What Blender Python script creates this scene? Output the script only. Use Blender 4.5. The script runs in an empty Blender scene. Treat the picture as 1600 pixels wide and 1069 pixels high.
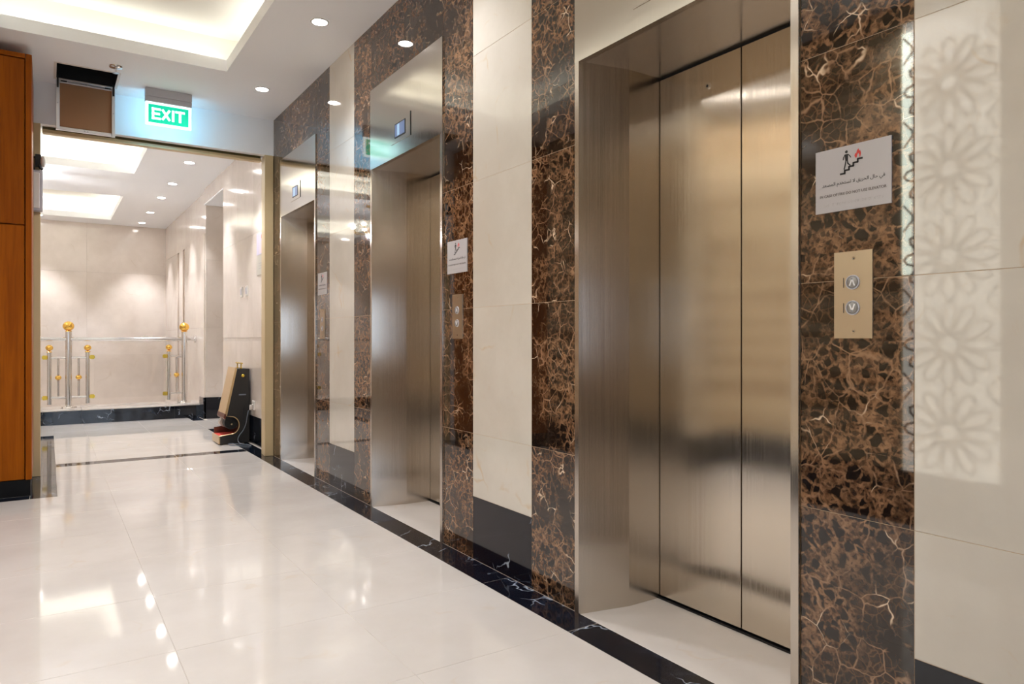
import bpy, bmesh, math, random
from mathutils import Vector, Matrix

# ------------------------------------------------------------------ camera, world, exposure
C = bpy.context.scene.collection
S = bpy.context.scene
TH = math.radians(33.3)
FPX = 1104.0
CAMZ = 1.05
cam = bpy.data.cameras.new('camera')
cam.sensor_width = 36.0
cam.lens = FPX / 1600 * 36.0
cam.shift_y = -4.5 / 1600
cam.clip_start = 0.02
cam_o = bpy.data.objects.new('camera', cam)
cam_o.location = (0, 0, CAMZ)
cam_o.rotation_euler = (math.pi / 2, 0, -TH)
C.objects.link(cam_o)
S.camera = cam_o

wd = bpy.data.worlds.new('world')
wd.use_nodes = True
wb = wd.node_tree.nodes['Background']
wb.inputs[0].default_value = (0.68, 0.82, 1.0, 1)       # daylight outside the glazed entrance behind the camera
wb.inputs[1].default_value = 2.2
S.world = wd

S.view_settings.view_transform = 'Standard'
S.view_settings.look = 'None'
S.view_settings.exposure = 0.57
S.view_settings.gamma = 1.0
S.view_settings.use_curve_mapping = False
S.cycles.use_denoising = True
S.cycles.max_bounces = 14
S.cycles.diffuse_bounces = 10
S.cycles.glossy_bounces = 8
S.cycles.transmission_bounces = 8
S.cycles.transparent_max_bounces = 8
S.cycles.sample_clamp_indirect = 8.0
S.cycles.caustics_reflective = True
S.cycles.blur_glossy = 1.0
S.cycles.caustics_refractive = False

COVE_W = 0.75          # watts per metre of cove LED in the lobby
COVE_HALL_W = 1.9
SPOT_W = 54.0          # lobby downlight
SPOT_HALL_W = 92.0
WARM = (0.98, 0.985, 1.03)
NEUT = (1.0, 0.95, 0.88)

# ------------------------------------------------------------------ main measures (metres; camera at the origin)
D = 1.70               # face of the elevator wall
ZC = 3.02              # ceiling
YF = 6.50              # header wall at the end of the lobby
CEN = [1.653 + 2.06 * k for k in range(3)]   # elevator centres


def ray(px):
    r = (px - 800.0) / FPX
    return math.sin(TH) + r * math.cos(TH), math.cos(TH) - r * math.sin(TH)


def x_at(px, Y):
    a, b = ray(px)
    return Y * a / b


# ------------------------------------------------------------------ material helpers
def srgb(r, g, b):
    def f(c):
        c /= 255.0
        return c / 12.92 if c <= 0.04045 else ((c + 0.055) / 1.055) ** 2.4
    return (f(r), f(g), f(b), 1.0)


class NT:
    def __init__(s, name):
        s.m = bpy.data.materials.new(name)
        s.m.use_nodes = True
        s.t = s.m.node_tree
        s.b = s.t.nodes['Principled BSDF']

    def n(s, kind, **kw):
        nd = s.t.nodes.new('ShaderNode' + kind)
        for k, v in kw.items():
            setattr(nd, k, v)
        return nd

    def l(s, a, b):
        s.t.links.new(a, b)

    def set(s, **kw):
        for k, v in kw.items():
            s.b.inputs[k.replace('_', ' ')].default_value = v

    def math(s, op, a, b=None, clamp=False):
        nd = s.n('Math', operation=op, use_clamp=clamp)
        for i, v in enumerate((a, b)):
            if v is None:
                continue
            if isinstance(v, (int, float)):
                nd.inputs[i].default_value = v
            else:
                s.l(v, nd.inputs[i])
        return nd.outputs[0]

    def mapr(s, v, a, b, c=0.0, d=1.0):
        nd = s.n('MapRange')
        nd.interpolation_type = 'SMOOTHSTEP'
        s.l(v, nd.inputs[0])
        for i, x in enumerate((a, b, c, d)):
            nd.inputs[i + 1].default_value = x
        return nd.outputs[0]

    def mix(s, fac, a, b):
        nd = s.n('Mix', data_type='RGBA')
        for sock, v in ((nd.inputs[0], fac), (nd.inputs[6], a), (nd.inputs[7], b)):
            if isinstance(v, (int, float)):
                sock.default_value = v
            elif isinstance(v, tuple):
                sock.default_value = v
            else:
                s.l(v, sock)
        return nd.outputs[2]

    def coords(s, per_object=True, scale=(1, 1, 1)):
        g = s.n('NewGeometry')
        v = g.outputs['Position']
        if per_object:
            oi = s.n('ObjectInfo')
            r = s.math('MULTIPLY', oi.outputs['Random'], 37.0)
            ad = s.n('VectorMath', operation='ADD')
            s.l(v, ad.inputs[0])
            s.l(r, ad.inputs[1])
            v = ad.outputs[0]
        mp = s.n('Mapping')
        mp.inputs['Scale'].default_value = scale
        s.l(v, mp.inputs[0])
        return mp.outputs[0]

    def noise(s, vec, scale, detail=4.0, rough=0.55, dist=0.0):
        nd = s.n('TexNoise')
        s.l(vec, nd.inputs['Vector'])
        nd.inputs['Scale'].default_value = scale
        nd.inputs['Detail'].default_value = detail
        nd.inputs['Roughness'].default_value = rough
        nd.inputs['Distortion'].default_value = dist
        return nd

    def warp(s, vec, scale, amount, detail=3.0):
        nz = s.noise(vec, scale, detail)
        sb = s.n('VectorMath', operation='SUBTRACT')
        s.l(nz.outputs['Color'], sb.inputs[0])
        sb.inputs[1].default_value = (0.5, 0.5, 0.5)
        sc = s.n('VectorMath', operation='SCALE')
        s.l(sb.outputs[0], sc.inputs[0])
        sc.inputs['Scale'].default_value = amount
        ad = s.n('VectorMath', operation='ADD')
        s.l(vec, ad.inputs[0])
        s.l(sc.outputs[0], ad.inputs[1])
        return ad.outputs[0]

    def edge(s, vec, scale):
        nd = s.n('TexVoronoi', feature='DISTANCE_TO_EDGE')
        s.l(vec, nd.inputs['Vector'])
        nd.inputs['Scale'].default_value = scale
        return nd.outputs['Distance']

    def color(s, c):
        s.l(c, s.b.inputs['Base Color'])


def plain(name, col, rough=0.5, metal=0.0, emit=None, strength=0.0, **kw):
    t = NT(name)
    t.set(Base_Color=col, Roughness=rough, Metallic=metal)
    if emit:
        t.b.inputs['Emission Color'].default_value = emit
        t.b.inputs['Emission Strength'].default_value = strength
    for k, v in kw.items():
        t.b.inputs[k.replace('_', ' ')].default_value = v
    return t.m


def make_emperador():
    t = NT('emperador_marble')
    v = t.coords()
    w = t.warp(v, 5.0, 0.11, 4.0)
    w2 = t.warp(v, 16.0, 0.04, 3.0)
    e1 = t.edge(w, 14.0)
    e2 = t.edge(w2, 38.0)
    e3 = t.edge(w2, 90.0)
    big = t.noise(v, 1.9, 5.0, 0.6).outputs['Fac']
    mid = t.noise(w, 7.0, 6.0, 0.65).outputs['Fac']
    fin = t.noise(v, 42.0, 5.0, 0.65).outputs['Fac']
    area = t.mapr(big, 0.42, 0.58)
    v1 = t.math('MULTIPLY', t.mapr(e1, 0.0, 0.045, 1, 0), t.mapr(mid, 0.42, 0.6))
    v2 = t.math('MULTIPLY', t.mapr(e2, 0.0, 0.11, 1, 0), t.mapr(mid, 0.36, 0.66))
    v3 = t.math('MULTIPLY', t.mapr(e3, 0.0, 0.16, 1, 0), t.mapr(fin, 0.45, 0.68))
    v23 = t.math('MAXIMUM', v2, t.math('MULTIPLY', v3, t.math('ADD', 0.25, t.math('MULTIPLY', area, 0.8))))
    base = t.mix(t.mapr(mid, 0.40, 0.72), srgb(25, 18, 14), srgb(62, 43, 30))
    cd = t.mix(t.math('MULTIPLY', v23, 0.7), base, srgb(122, 92, 66))
    # breccia zones: tan matrix with rounded dark fragments
    mat_ = t.mix(t.mapr(fin, 0.32, 0.68), srgb(70, 46, 30), srgb(150, 114, 84))
    cell = t.n('TexVoronoi')
    t.l(w2, cell.inputs['Vector'])
    cell.inputs['Scale'].default_value = 30.0
    pick = t.mapr(t.n('SeparateColor').outputs[0], 0.30, 0.42)
    sep = pick.node.inputs[0].links[0].from_node
    t.l(cell.outputs['Color'], sep.inputs[0])
    b2 = t.math('MULTIPLY', t.mapr(t.edge(w2, 30.0), 0.05, 0.16), pick)
    b3 = t.mapr(t.edge(w, 58.0), 0.12, 0.26)
    blob = t.math('MAXIMUM', b2, t.math('MULTIPLY', b3, 0.75))
    cl_ = t.mix(blob, mat_, srgb(27, 19, 15))
    c = t.mix(area, cd, cl_)
    c = t.mix(t.math('MULTIPLY', v1, 0.9), c, srgb(158, 124, 96))
    hot = t.math('MULTIPLY', t.mapr(e1, 0.0, 0.028, 1, 0), t.mapr(t.noise(v, 9.0, 2.0).outputs['Fac'], 0.57, 0.68))
    c = t.mix(hot, c, srgb(224, 200, 172))
    t.color(c)
    t.set(Roughness=0.03, IOR=1.7)
    return t.m


def make_cream(name, a, b, vein, rough=0.1, per_object=True, veinamt=0.5):
    t = NT(name)
    v = t.coords(per_object)
    w = t.warp(v, 1.6, 0.5, 4.0)
    n1 = t.noise(v, 2.2, 6.0, 0.6).outputs['Fac']
    n2 = t.noise(w, 22.0, 4.0, 0.6).outputs['Fac']
    c = t.mix(t.mapr(n1, 0.3, 0.7), a, b)
    e = t.mapr(t.edge(w, 3.0), 0.0, 0.03, 1, 0)
    m = t.mapr(t.noise(v, 4.0, 3.0).outputs['Fac'], 0.52, 0.68)
    c = t.mix(t.math('MULTIPLY', t.math('MULTIPLY', e, m), veinamt), c, vein)
    c = t.mix(t.math('MULTIPLY', t.mapr(n2, 0.62, 0.75), 0.25 * veinamt), c, vein)
    t.color(c)
    t.set(Roughness=rough, IOR=1.45 if name.startswith('polished') else 1.58)
    return t.m


def make_black():
    t = NT('black_marble')
    v = t.coords()
    w = t.warp(v, 3.0, 0.5, 4.0)
    e = t.mapr(t.edge(w, 4.0), 0.0, 0.022, 1, 0)
    m = t.mapr(t.noise(v, 5.0, 3.0).outputs['Fac'], 0.50, 0.64)
    cl = t.mapr(t.noise(w, 4.5, 5.0, 0.65).outputs['Fac'], 0.54, 0.84)
    c = t.mix(cl, srgb(13, 18, 28), srgb(50, 63, 84))
    c = t.mix(t.math('MULTIPLY', e, m), c, srgb(165, 175, 188))
    t.color(c)
    t.set(Roughness=0.06)
    return t.m


def make_steel(name, col, rough, aniso, tangent=(1.0, 1.0, 0.0)):
    t = NT(name)
    v = t.coords(True, (160, 160, 1.2))
    n = t.noise(v, 1.0, 3.0, 0.6).outputs['Fac']
    t.l(t.mapr(n, 0.2, 0.8, rough - 0.03, rough + 0.03), t.b.inputs['Roughness'])
    cv = t.n('CombineXYZ')
    for i in range(3):
        cv.inputs[i].default_value = tangent[i]
    t.l(cv.outputs[0], t.b.inputs['Tangent'])
    t.set(Base_Color=col, Metallic=1.0, Anisotropic=aniso)
    return t.m


def make_wood():
    t = NT('orange_wood_veneer')
    v = t.coords(True, (9, 9, 0.7))
    w = t.warp(v, 0.8, 0.6, 3.0)
    n = t.noise(w, 3.0, 6.0, 0.6).outputs['Fac']
    f = t.noise(t.coords(True, (120, 120, 3)), 1.0, 2.0).outputs['Fac']
    c = t.mix(t.mapr(n, 0.3, 0.72), srgb(158, 84, 4), srgb(136, 67, 0))
    c = t.mix(t.math('MULTIPLY', t.mapr(f, 0.5, 0.75), 0.35), c, srgb(108, 52, 2))
    t.color(c)
    t.set(Roughness=0.38, Specular_IOR_Level=0.12)
    return t.m


def make_paint(name, col, rough=0.7):
    t = NT(name)
    v = t.coords(False)
    n = t.noise(v, 1.5, 3.0).outputs['Fac']
    c2 = tuple(x * 0.96 for x in col[:3]) + (1.0,)
    t.color(t.mix(n, col, c2))
    t.set(Roughness=rough)
    return t.m


EMP = make_emperador()
CREAM = make_cream('cream_wall_marble', srgb(214, 209, 199), srgb(203, 197, 186), srgb(200, 168, 118), 0.045)
FLOORM = make_cream('polished_floor_marble', srgb(205, 199, 193), srgb(198, 191, 184), srgb(200, 182, 160), 0.055, False, 0.35)


def make_veincut():
    t = NT('vein_cut_travertine')
    v = t.coords(False, (0.7, 0.35, 6.5))
    w = t.warp(v, 0.9, 0.8, 3.0)
    n = t.noise(w, 1.4, 6.0, 0.65).outputs['Fac']
    c = t.mix(t.mapr(n, 0.38, 0.58), srgb(138, 112, 80), srgb(198, 178, 146))
    t.color(c)
    t.set(Roughness=0.15)
    return t.m


TANW = make_veincut()
HALLM = make_cream('hall_wall_marble', srgb(222, 212, 203), srgb(210, 199, 189), srgb(192, 172, 150), 0.13, True, 0.35)
GROUT = plain('grout', srgb(190, 180, 168), 0.8)
GROUTD = plain('bright_joint', srgb(205, 180, 150), 0.5)
BLACK = make_black()
STEEL = make_steel('brushed_steel', (0.60, 0.545, 0.485, 1), 0.215, 0.97)
STEELD = make_steel('brushed_door_steel', (0.72, 0.655, 0.57, 1), 0.17, 1.0)
STEELT = make_steel('satin_transom_steel', (0.60, 0.56, 0.51, 1), 0.13, 0.3)
STEELP = make_steel('brushed_panel_steel', (0.52, 0.425, 0.31, 1), 0.34, 0.8)
CHROME = plain('polished_steel', (0.75, 0.73, 0.71, 1), 0.12, 1.0)
GOLD = plain('polished_brass', (0.90, 0.56, 0.13, 1), 0.14, 1.0)
GOLDY = plain('yellow_brass', (0.85, 0.62, 0.10, 1), 0.25, 1.0)
WHITE = make_paint('white_ceiling_paint', (0.94, 0.965, 1.0, 1))
COVEW = make_paint('white_cove_paint', (0.82, 0.80, 0.74, 1))
WOOD = make_wood()
DARK = plain('dark_void', (0.006, 0.006, 0.007, 1), 0.8)  # near-black colour stands in for shade inside gaps, slots and the shaft
BEIGE = plain('beige_painted_metal', srgb(208, 186, 144), 0.35, 0.05)
OLIVE = plain('olive_shutter_slat', srgb(120, 110, 70), 0.45, 0.3)
ALU = plain('aluminium', (0.72, 0.73, 0.75, 1), 0.32, 0.85)
BOARD = make_paint('brown_gypsum_board', srgb(158, 118, 84), 0.75)
PLAST = plain('white_plastic', srgb(226, 222, 216), 0.4)
GREYP = plain('grey_plastic', srgb(188, 188, 196), 0.45)
BLKP = plain('black_plastic', srgb(16, 16, 18), 0.4)
MATTEB = plain('matte_black_skirting', srgb(17, 18, 20), 0.55, Specular_IOR_Level=0.2)
SIGNW = plain('white_sign_board', srgb(184, 181, 184), 0.25)
INK = plain('black_ink', srgb(22, 20, 20), 0.6)
INKG = plain('grey_ink', srgb(92, 84, 82), 0.6)
INKF = plain('pale_ink', srgb(172, 168, 168), 0.6)
REDI = plain('red_ink', srgb(208, 66, 58), 0.6)
PINK = plain('pink_print', srgb(226, 196, 204), 0.4)
LILAC = plain('lilac_print', srgb(196, 188, 208), 0.4)
GREYN = plain('grey_print', srgb(190, 184, 172), 0.5)
SHOEB = plain('black_laminate', srgb(36, 34, 32), 0.4)
SHOEC = plain('champagne_panel', srgb(196, 166, 122), 0.28, 0.35)
SHOEBR = plain('brown_laminate', srgb(92, 48, 32), 0.4)
REDM = plain('red_mat', srgb(205, 62, 48), 0.7)
BRUSHW = plain('white_brush', srgb(215, 210, 205), 0.9)
CABLE = plain('grey_cable', srgb(120, 128, 138), 0.5)
GLASS = plain('clear_glass', (0.95, 0.97, 0.96, 1), 0.02, 0.0, Transmission_Weight=1.0, IOR=1.45)
def make_thin_glass():
    t = NT('thin_window_glass')
    tr = t.n('BsdfTransparent')
    gl = t.n('BsdfGlossy')
    gl.inputs['Roughness'].default_value = 0.01
    fr = t.n('Fresnel')
    fr.inputs['IOR'].default_value = 1.45
    mx = t.n('MixShader')
    t.l(fr.outputs[0], mx.inputs[0])
    t.l(tr.outputs[0], mx.inputs[1])
    t.l(gl.outputs[0], mx.inputs[2])
    t.l(mx.outputs[0], t.t.nodes['Material Output'].inputs['Surface'])
    return t.m


THIN = make_thin_glass()
SCREEN = plain('lit_blue_screen', srgb(70, 90, 130), 0.3, 0, srgb(105, 118, 150), 0.5)
SCRW = plain('lit_screen_band', srgb(130, 160, 185), 0.3, 0, srgb(135, 168, 196), 0.6)
BUTTON = plain('satin_button_steel', srgb(150, 148, 146), 0.45, 0.6)
ARROW = plain('white_arrow', srgb(238, 238, 240), 0.4)
LAMP = plain('downlight_lens', (1, 1, 1, 1), 0.4, 0, (1.0, 0.97, 0.93, 1), 40.0)
EXITW = plain('exit_sign_white_light', (0.8, 0.9, 0.95, 1), 0.4, 0, (0.80, 1.0, 1.0, 1), 1.1)
EXITG = plain('exit_sign_green_light', srgb(0, 190, 150), 0.4, 0, srgb(0, 196, 155), 0.68)
EXITB = plain('exit_sign_back_light', (0.6, 0.8, 0.9, 1), 0.4, 0, (0.25, 0.72, 1.0, 1), 5.5)
LATB = plain('lattice_backlight', (0.9, 0.88, 0.8, 1), 0.5, 0, (1.0, 0.95, 0.84, 1), 1.7)
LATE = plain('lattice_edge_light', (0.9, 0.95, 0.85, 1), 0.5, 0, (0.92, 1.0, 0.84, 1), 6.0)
LATW = plain('lattice_screen', srgb(150, 125, 100), 0.5)
TRIMW = plain('downlight_trim', srgb(215, 212, 208), 0.35)


# ------------------------------------------------------------------ mesh helpers
def link(o, parent=None):
    C.objects.link(o)
    if parent is not None:
        o.parent = parent
    return o


def obj(name, bm, mat, parent=None, smooth=False):
    me = bpy.data.meshes.new(name)
    bmesh.ops.recalc_face_normals(bm, faces=bm.faces[:])
    bm.to_mesh(me)
    bm.free()
    for m in (mat if isinstance(mat, (list, tuple)) else [mat]):
        me.materials.append(m)
    if smooth:
        me.polygons.foreach_set('use_smooth', [True] * len(me.polygons))
        try:
            me.set_sharp_from_angle(angle=math.radians(40))
        except Exception:
            pass
    return link(bpy.data.objects.new(name, me), parent)


def add_box(bm, x0, x1, y0, y1, z0, z1, mi=0):
    vs = [bm.verts.new((x, y, z)) for x in (x0, x1) for y in (y0, y1) for z in (z0, z1)]
    for f in ((0, 1, 3, 2), (4, 6, 7, 5), (0, 4, 5, 1), (2, 3, 7, 6), (0, 2, 6, 4), (1, 5, 7, 3)):
        bm.faces.new([vs[i] for i in f]).material_index = mi


def box(name, x0, x1, y0, y1, z0, z1, mat, parent=None, bevel=0.0):
    bm = bmesh.new()
    add_box(bm, x0, x1, y0, y1, z0, z1)
    if bevel:
        bmesh.ops.bevel(bm, geom=bm.edges[:], offset=bevel, segments=1, affect='EDGES')
    return obj(name, bm, mat, parent)


def add_tube(bm, pts, r, n=10, cap=True):
    rings = []
    for i, p in enumerate(pts):
        p = Vector(p)
        a = Vector(pts[max(i - 1, 0)])
        b = Vector(pts[min(i + 1, len(pts) - 1)])
        d = (b - a).normalized()
        u = d.orthogonal().normalized() if i == 0 else (rings_u - d * rings_u.dot(d)).normalized()
        rings_u = u
        w = d.cross(u)
        rings.append([bm.verts.new(p + (u * math.cos(k * 2 * math.pi / n) + w * math.sin(k * 2 * math.pi / n)) * r) for k in range(n)])
    for a, b in zip(rings, rings[1:]):
        for k in range(n):
            bm.faces.new((a[k], a[(k + 1) % n], b[(k + 1) % n], b[k]))
    if cap:
        bm.faces.new(rings[0])
        bm.faces.new(rings[-1])


def tube(name, pts, r, mat, parent=None, n=10):
    bm = bmesh.new()
    add_tube(bm, pts, r, n)
    return obj(name, bm, mat, parent, True)


def add_lathe(bm, prof, centre, axis='Z', n=20):
    cx, cy, cz = centre
    rings = []
    for r, h in prof:
        ring = []
        for k in range(n):
            a = 2 * math.pi * k / n
            u, w = r * math.cos(a), r * math.sin(a)
            p = {'Z': (cx + u, cy + w, cz + h), 'X': (cx + h, cy + u, cz + w), 'Y': (cx + u, cy + h, cz + w)}[axis]
            ring.append(bm.verts.new(p))
        rings.append(ring)
    for a, b in zip(rings, rings[1:]):
        for k in range(n):
            bm.faces.new((a[k], a[(k + 1) % n], b[(k + 1) % n], b[k]))
    bm.faces.new(rings[0])
    bm.faces.new(rings[-1])


def lathe(name, prof, centre, mat, parent=None, axis='Z', n=20):
    bm = bmesh.new()
    add_lathe(bm, prof, centre, axis, n)
    return obj(name, bm, mat, parent, True)


def ball_prof(r, k=10, squash=1.0):
    return [(max(r * math.sin(math.pi * i / k), r * 0.04), -r * squash * math.cos(math.pi * i / k)) for i in range(k + 1)]


def add_prism(bm, poly, lo, hi, axis):
    """poly: 2-D outline; axis 'Z' -> (x,y), 'Y' -> (x,z), 'X' -> (y,z)"""
    def P(p, h):
        return {'Z': (p[0], p[1], h), 'Y': (p[0], h, p[1]), 'X': (h, p[0], p[1])}[axis]
    a = [bm.verts.new(P(p, lo)) for p in poly]
    b = [bm.verts.new(P(p, hi)) for p in poly]
    n = len(poly)
    for k in range(n):
        bm.faces.new((a[k], a[(k + 1) % n], b[(k + 1) % n], b[k]))
    fa = bm.faces.new(a)
    fb = bm.faces.new(b)
    fa.normal_update()
    fb.normal_update()
    bmesh.ops.triangulate(bm, faces=[fa, fb])


def prism(name, poly, lo, hi, axis, mat, parent=None):
    bm = bmesh.new()
    add_prism(bm, poly, lo, hi, axis)
    return obj(name, bm, mat, parent)


def empty(name, loc=(0, 0, 0)):
    o = bpy.data.objects.new(name, None)
    o.empty_display_size = 0.05
    o.location = loc
    return link(o)


def tag(o, label, cat, group=None):
    o['label'] = label
    o['category'] = cat
    if group:
        o['group'] = group
    return o


def struct(o):
    o['kind'] = 'structure'
    return o


def adopt(root):
    """children were built in world coordinates: keep them there under the moved root"""
    bpy.context.view_layer.update()
    inv = Matrix.Translation(root.location).inverted()
    for ch in root.children:
        ch.matrix_parent_inverse = inv


def text(name, body, size, mat, parent, M, bold=0.0, depth=0.0006, width=None, res=3, height=None):
    """lettering as a mesh; M takes local x right, y up, z out of the board"""
    cu = bpy.data.curves.new(name, 'FONT')
    cu.body = body
    cu.size = size
    cu.align_x = 'CENTER'
    cu.align_y = 'CENTER'
    cu.extrude = depth
    cu.offset = bold
    cu.resolution_u = res
    to = bpy.data.objects.new(name, cu)
    C.objects.link(to)
    bpy.context.view_layer.update()
    me = bpy.data.meshes.new_from_object(to.evaluated_get(bpy.context.evaluated_depsgraph_get()))
    bpy.data.objects.remove(to)
    bpy.data.curves.remove(cu)
    xs = [v.co.x for v in me.vertices]
    ys = [v.co.y for v in me.vertices]
    cx, cy = (min(xs) + max(xs)) / 2, (min(ys) + max(ys)) / 2
    k = (width / (max(xs) - min(xs))) if width else 1.0
    ky = height / (max(ys) - min(ys)) if height else k
    for v in me.vertices:
        v.co = M @ Vector(((v.co.x - cx) * k, (v.co.y - cy) * ky, v.co.z))
    me.materials.clear()
    me.materials.append(mat)
    me.update()
    return link(bpy.data.objects.new(name, me), parent)


def wall_matrix(Y, Z, X=D):          # a board on the elevator wall, read while looking along +X
    return Matrix(((0, 0, -1, X), (-1, 0, 0, Y), (0, 1, 0, Z), (0, 0, 0, 1)))


def front_matrix(X, Y, Z):           # a board read while looking along +Y
    return Matrix(((1, 0, 0, X), (0, 0, -1, Y), (0, 1, 0, Z), (0, 0, 0, 1)))


def add_poly(bm, pts, M, z0, z1):
    a = [bm.verts.new(M @ Vector((p[0], p[1], z0))) for p in pts]
    b = [bm.verts.new(M @ Vector((p[0], p[1], z1))) for p in pts]
    n = len(pts)
    for k in range(n):
        bm.faces.new((a[k], a[(k + 1) % n], b[(k + 1) % n], b[k]))
    f1, f2 = bm.faces.new(a), bm.faces.new(b)
    f1.normal_update()
    f2.normal_update()
    bmesh.ops.triangulate(bm, faces=[f1, f2])


# ------------------------------------------------------------------ ceiling with coffers
def coffered(name, x0, x1, y0, y1, holes, pockets=True):
    """slab at ZC with openings (hx0,hx1,hy0,hy1,is_coffer)"""
    xs = sorted({x0, x1, *[h[0] for h in holes], *[h[1] for h in holes]})
    ys = sorted({y0, y1, *[h[2] for h in holes], *[h[3] for h in holes]})
    bm = bmesh.new()
    for a, b in zip(xs, xs[1:]):
        for c, d in zip(ys, ys[1:]):
            mx, my = (a + b) / 2, (c + d) / 2
            if any(h[0] < mx < h[1] and h[2] < my < h[3] for h in holes):
                continue
            add_box(bm, a, b, c, d, ZC, ZC + 0.085)
    return struct(obj(name, bm, WHITE))


def cove(parent, hx0, hx1, hy0, hy1, watts, top=0.30, pocket=0.16):
    """recess above a ceiling opening: pocket walls, upper ceiling and LED strips lying on the ledge"""
    p = pocket
    zt = ZC + top
    bm = bmesh.new()
    t = 0.03
    X0, X1, Y0, Y1 = hx0 - p, hx1 + p, hy0 - p, hy1 + p
    add_box(bm, X0 - t, X0, Y0, Y1, ZC + 0.085, zt)
    add_box(bm, X1, X1 + t, Y0, Y1, ZC + 0.085, zt)
    add_box(bm, X0 - t, X1 + t, Y0 - t, Y0, ZC + 0.085, zt)
    add_box(bm, X0 - t, X1 + t, Y1, Y1 + t, ZC + 0.085, zt)
    add_box(bm, X0 - t, X1 + t, Y0 - t, Y1 + t, zt, zt + 0.03)
    obj('coffer', bm, COVEW, parent)
    z = ZC + 0.10
    for (cx, cy, L, rz) in ((hx0 - p * .55, (hy0 + hy1) / 2, hy1 - hy0, math.pi / 2), (hx1 + p * .55, (hy0 + hy1) / 2, hy1 - hy0, math.pi / 2),
                            ((hx0 + hx1) / 2, hy0 - p * .55, hx1 - hx0, 0), ((hx0 + hx1) / 2, hy1 + p * .55, hx1 - hx0, 0)):
        la = bpy.data.lights.new('cove_led_strip', 'AREA')
        la.shape = 'RECTANGLE'
        la.size = L
        la.size_y = 0.035
        la.energy = watts * L
        la.color = (1.0, 0.99, 0.93)
        lo = bpy.data.objects.new('cove_led_strip', la)
        lo.location = (cx, cy, z)
        lo.rotation_euler = (math.pi, 0, rz)
        link(lo, parent)


LOB = (-0.28, 1.10, -2.2, 5.50)
HAT = (0.05, 0.44, 5.98, 6.34)
ceil = coffered('ceiling', -0.83, 1.72, -3.05, YF, [LOB, HAT])
cove(ceil, *LOB, COVE_W)
HA = (-1.6, 0.86, 7.3, 9.5)
HB = (-1.6, 0.87, 11.1, 13.4)
ceil2 = coffered('ceiling', -2.5, 2.6, YF + 0.12, 14.0, [HA, HB])
cove(ceil2, *HA, COVE_HALL_W)
cove(ceil2, *HB, COVE_HALL_W)

# ------------------------------------------------------------------ floor: base, tiles, black borders
floor = struct(box('floor', -2.5, 2.3, -3.05, 10.3, -0.12, -0.0012, GROUT))
G = 0.0005
TZ0, TZ1 = -0.012, 0.0
_mesh_cache = {}


def tile(name, x0, x1, y0, y1, mat, parent=floor, z0=TZ0, z1=TZ1, g=G):
    """a bevelled stone tile; equal sizes share one mesh"""
    if mat is BLACK:
        g = 0.0013
    w, d = round(x1 - x0 - 2 * g, 4), round(y1 - y0 - 2 * g, 4)
    key = (name, w, d, mat.name)
    if key not in _mesh_cache:
        bm = bmesh.new()
        add_box(bm, -w / 2, w / 2, -d / 2, d / 2, z0, z1)
        top = [e for e in bm.edges if all(abs(v.co.z - z1) < 1e-6 for v in e.verts)]
        bmesh.ops.bevel(bm, geom=top, offset=0.0012, segments=1, affect='EDGES')
        bmesh.ops.recalc_face_normals(bm, faces=bm.faces[:])
        me = bpy.data.meshes.new(name)
        bm.to_mesh(me)
        bm.free()
        me.materials.append(mat)
        _mesh_cache[key] = me
    o = bpy.data.objects.new(name, _mesh_cache[key])
    o.location = ((x0 + x1) / 2, (y0 + y1) / 2, 0)
    return link(o, parent)


XE = [-0.66, -0.24, 0.36, 0.96, 1.56]
YE = [2.01 + 0.6 * k for k in range(-8, 7)]            # last 5.61
for a, b in zip(XE, XE[1:]):
    for c, d in zip(YE, YE[1:]):
        tile('floor_tile', a, b, c, d, FLOORM)
for a, b in ((0.055, 0.36), (0.36, 0.96), (0.96, 1.56)):
    tile('floor_tile', a, b, 5.61, 6.21, FLOORM)
    tile('floor_tile', a, b, 6.21, 6.89, FLOORM)
    ys = [7.05, 7.65, 8.25, 8.85, 9.45, 10.05, 10.27]
    for c, d in zip(ys, ys[1:]):
        tile('floor_tile', a, b, c, d, FLOORM)
for a, b in ((-2.4, -1.8), (-1.8, -1.2), (-1.2, -0.6), (-0.6, -0.10)):
    ys = [6.65, 7.25, 7.85, 8.45, 9.05, 9.65, 10.27]
    for c, d in zip(ys, ys[1:]):
        tile('floor_tile', a, b, c, d, FLOORM)
tile('floor_tile', -0.10, 0.055, 9.15, 10.27, FLOORM)
# black borders
for k in range(-8, 13):
    y = 2.01 + 0.6 * k
    if y < 8.8:
        tile('border_tile', 1.56, 1.70, y, min(y + 0.6, 8.85), BLACK)
for k in range(-8, 6):
    y = 2.01 + 0.6 * k
    tile('border_tile', -0.80, -0.66, y, y + 0.6, BLACK)
tile('border_tile', -0.80, -0.10, 5.61, 5.73, BLACK)
for c, d in ((5.61, 6.5), (6.5, 7.4), (7.4, 8.3), (8.3, 9.15)):
    tile('border_tile', -0.10, 0.055, c, d, BLACK)
tile('threshold_strip', 0.055, 0.96, 6.89, 7.05, BLACK)
tile('threshold_strip', 0.96, 1.56, 6.89, 7.05, BLACK)
for a, b in ((1.40, 1.56), (1.56, 1.70)):
    tile('border_tile', a, b, 9.84, 10.27, BLACK) if a > 1.5 else None
tile('floor_tile', 1.56, 1.74, 8.85, 9.84, FLOORM)
tile('floor_tile', 1.74, 2.30, 8.8, 10.0, FLOORM)
for c in CEN:
    tile('floor_tile', 1.70, 2.10, c - 0.46, c + 0.46, FLOORM)

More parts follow.
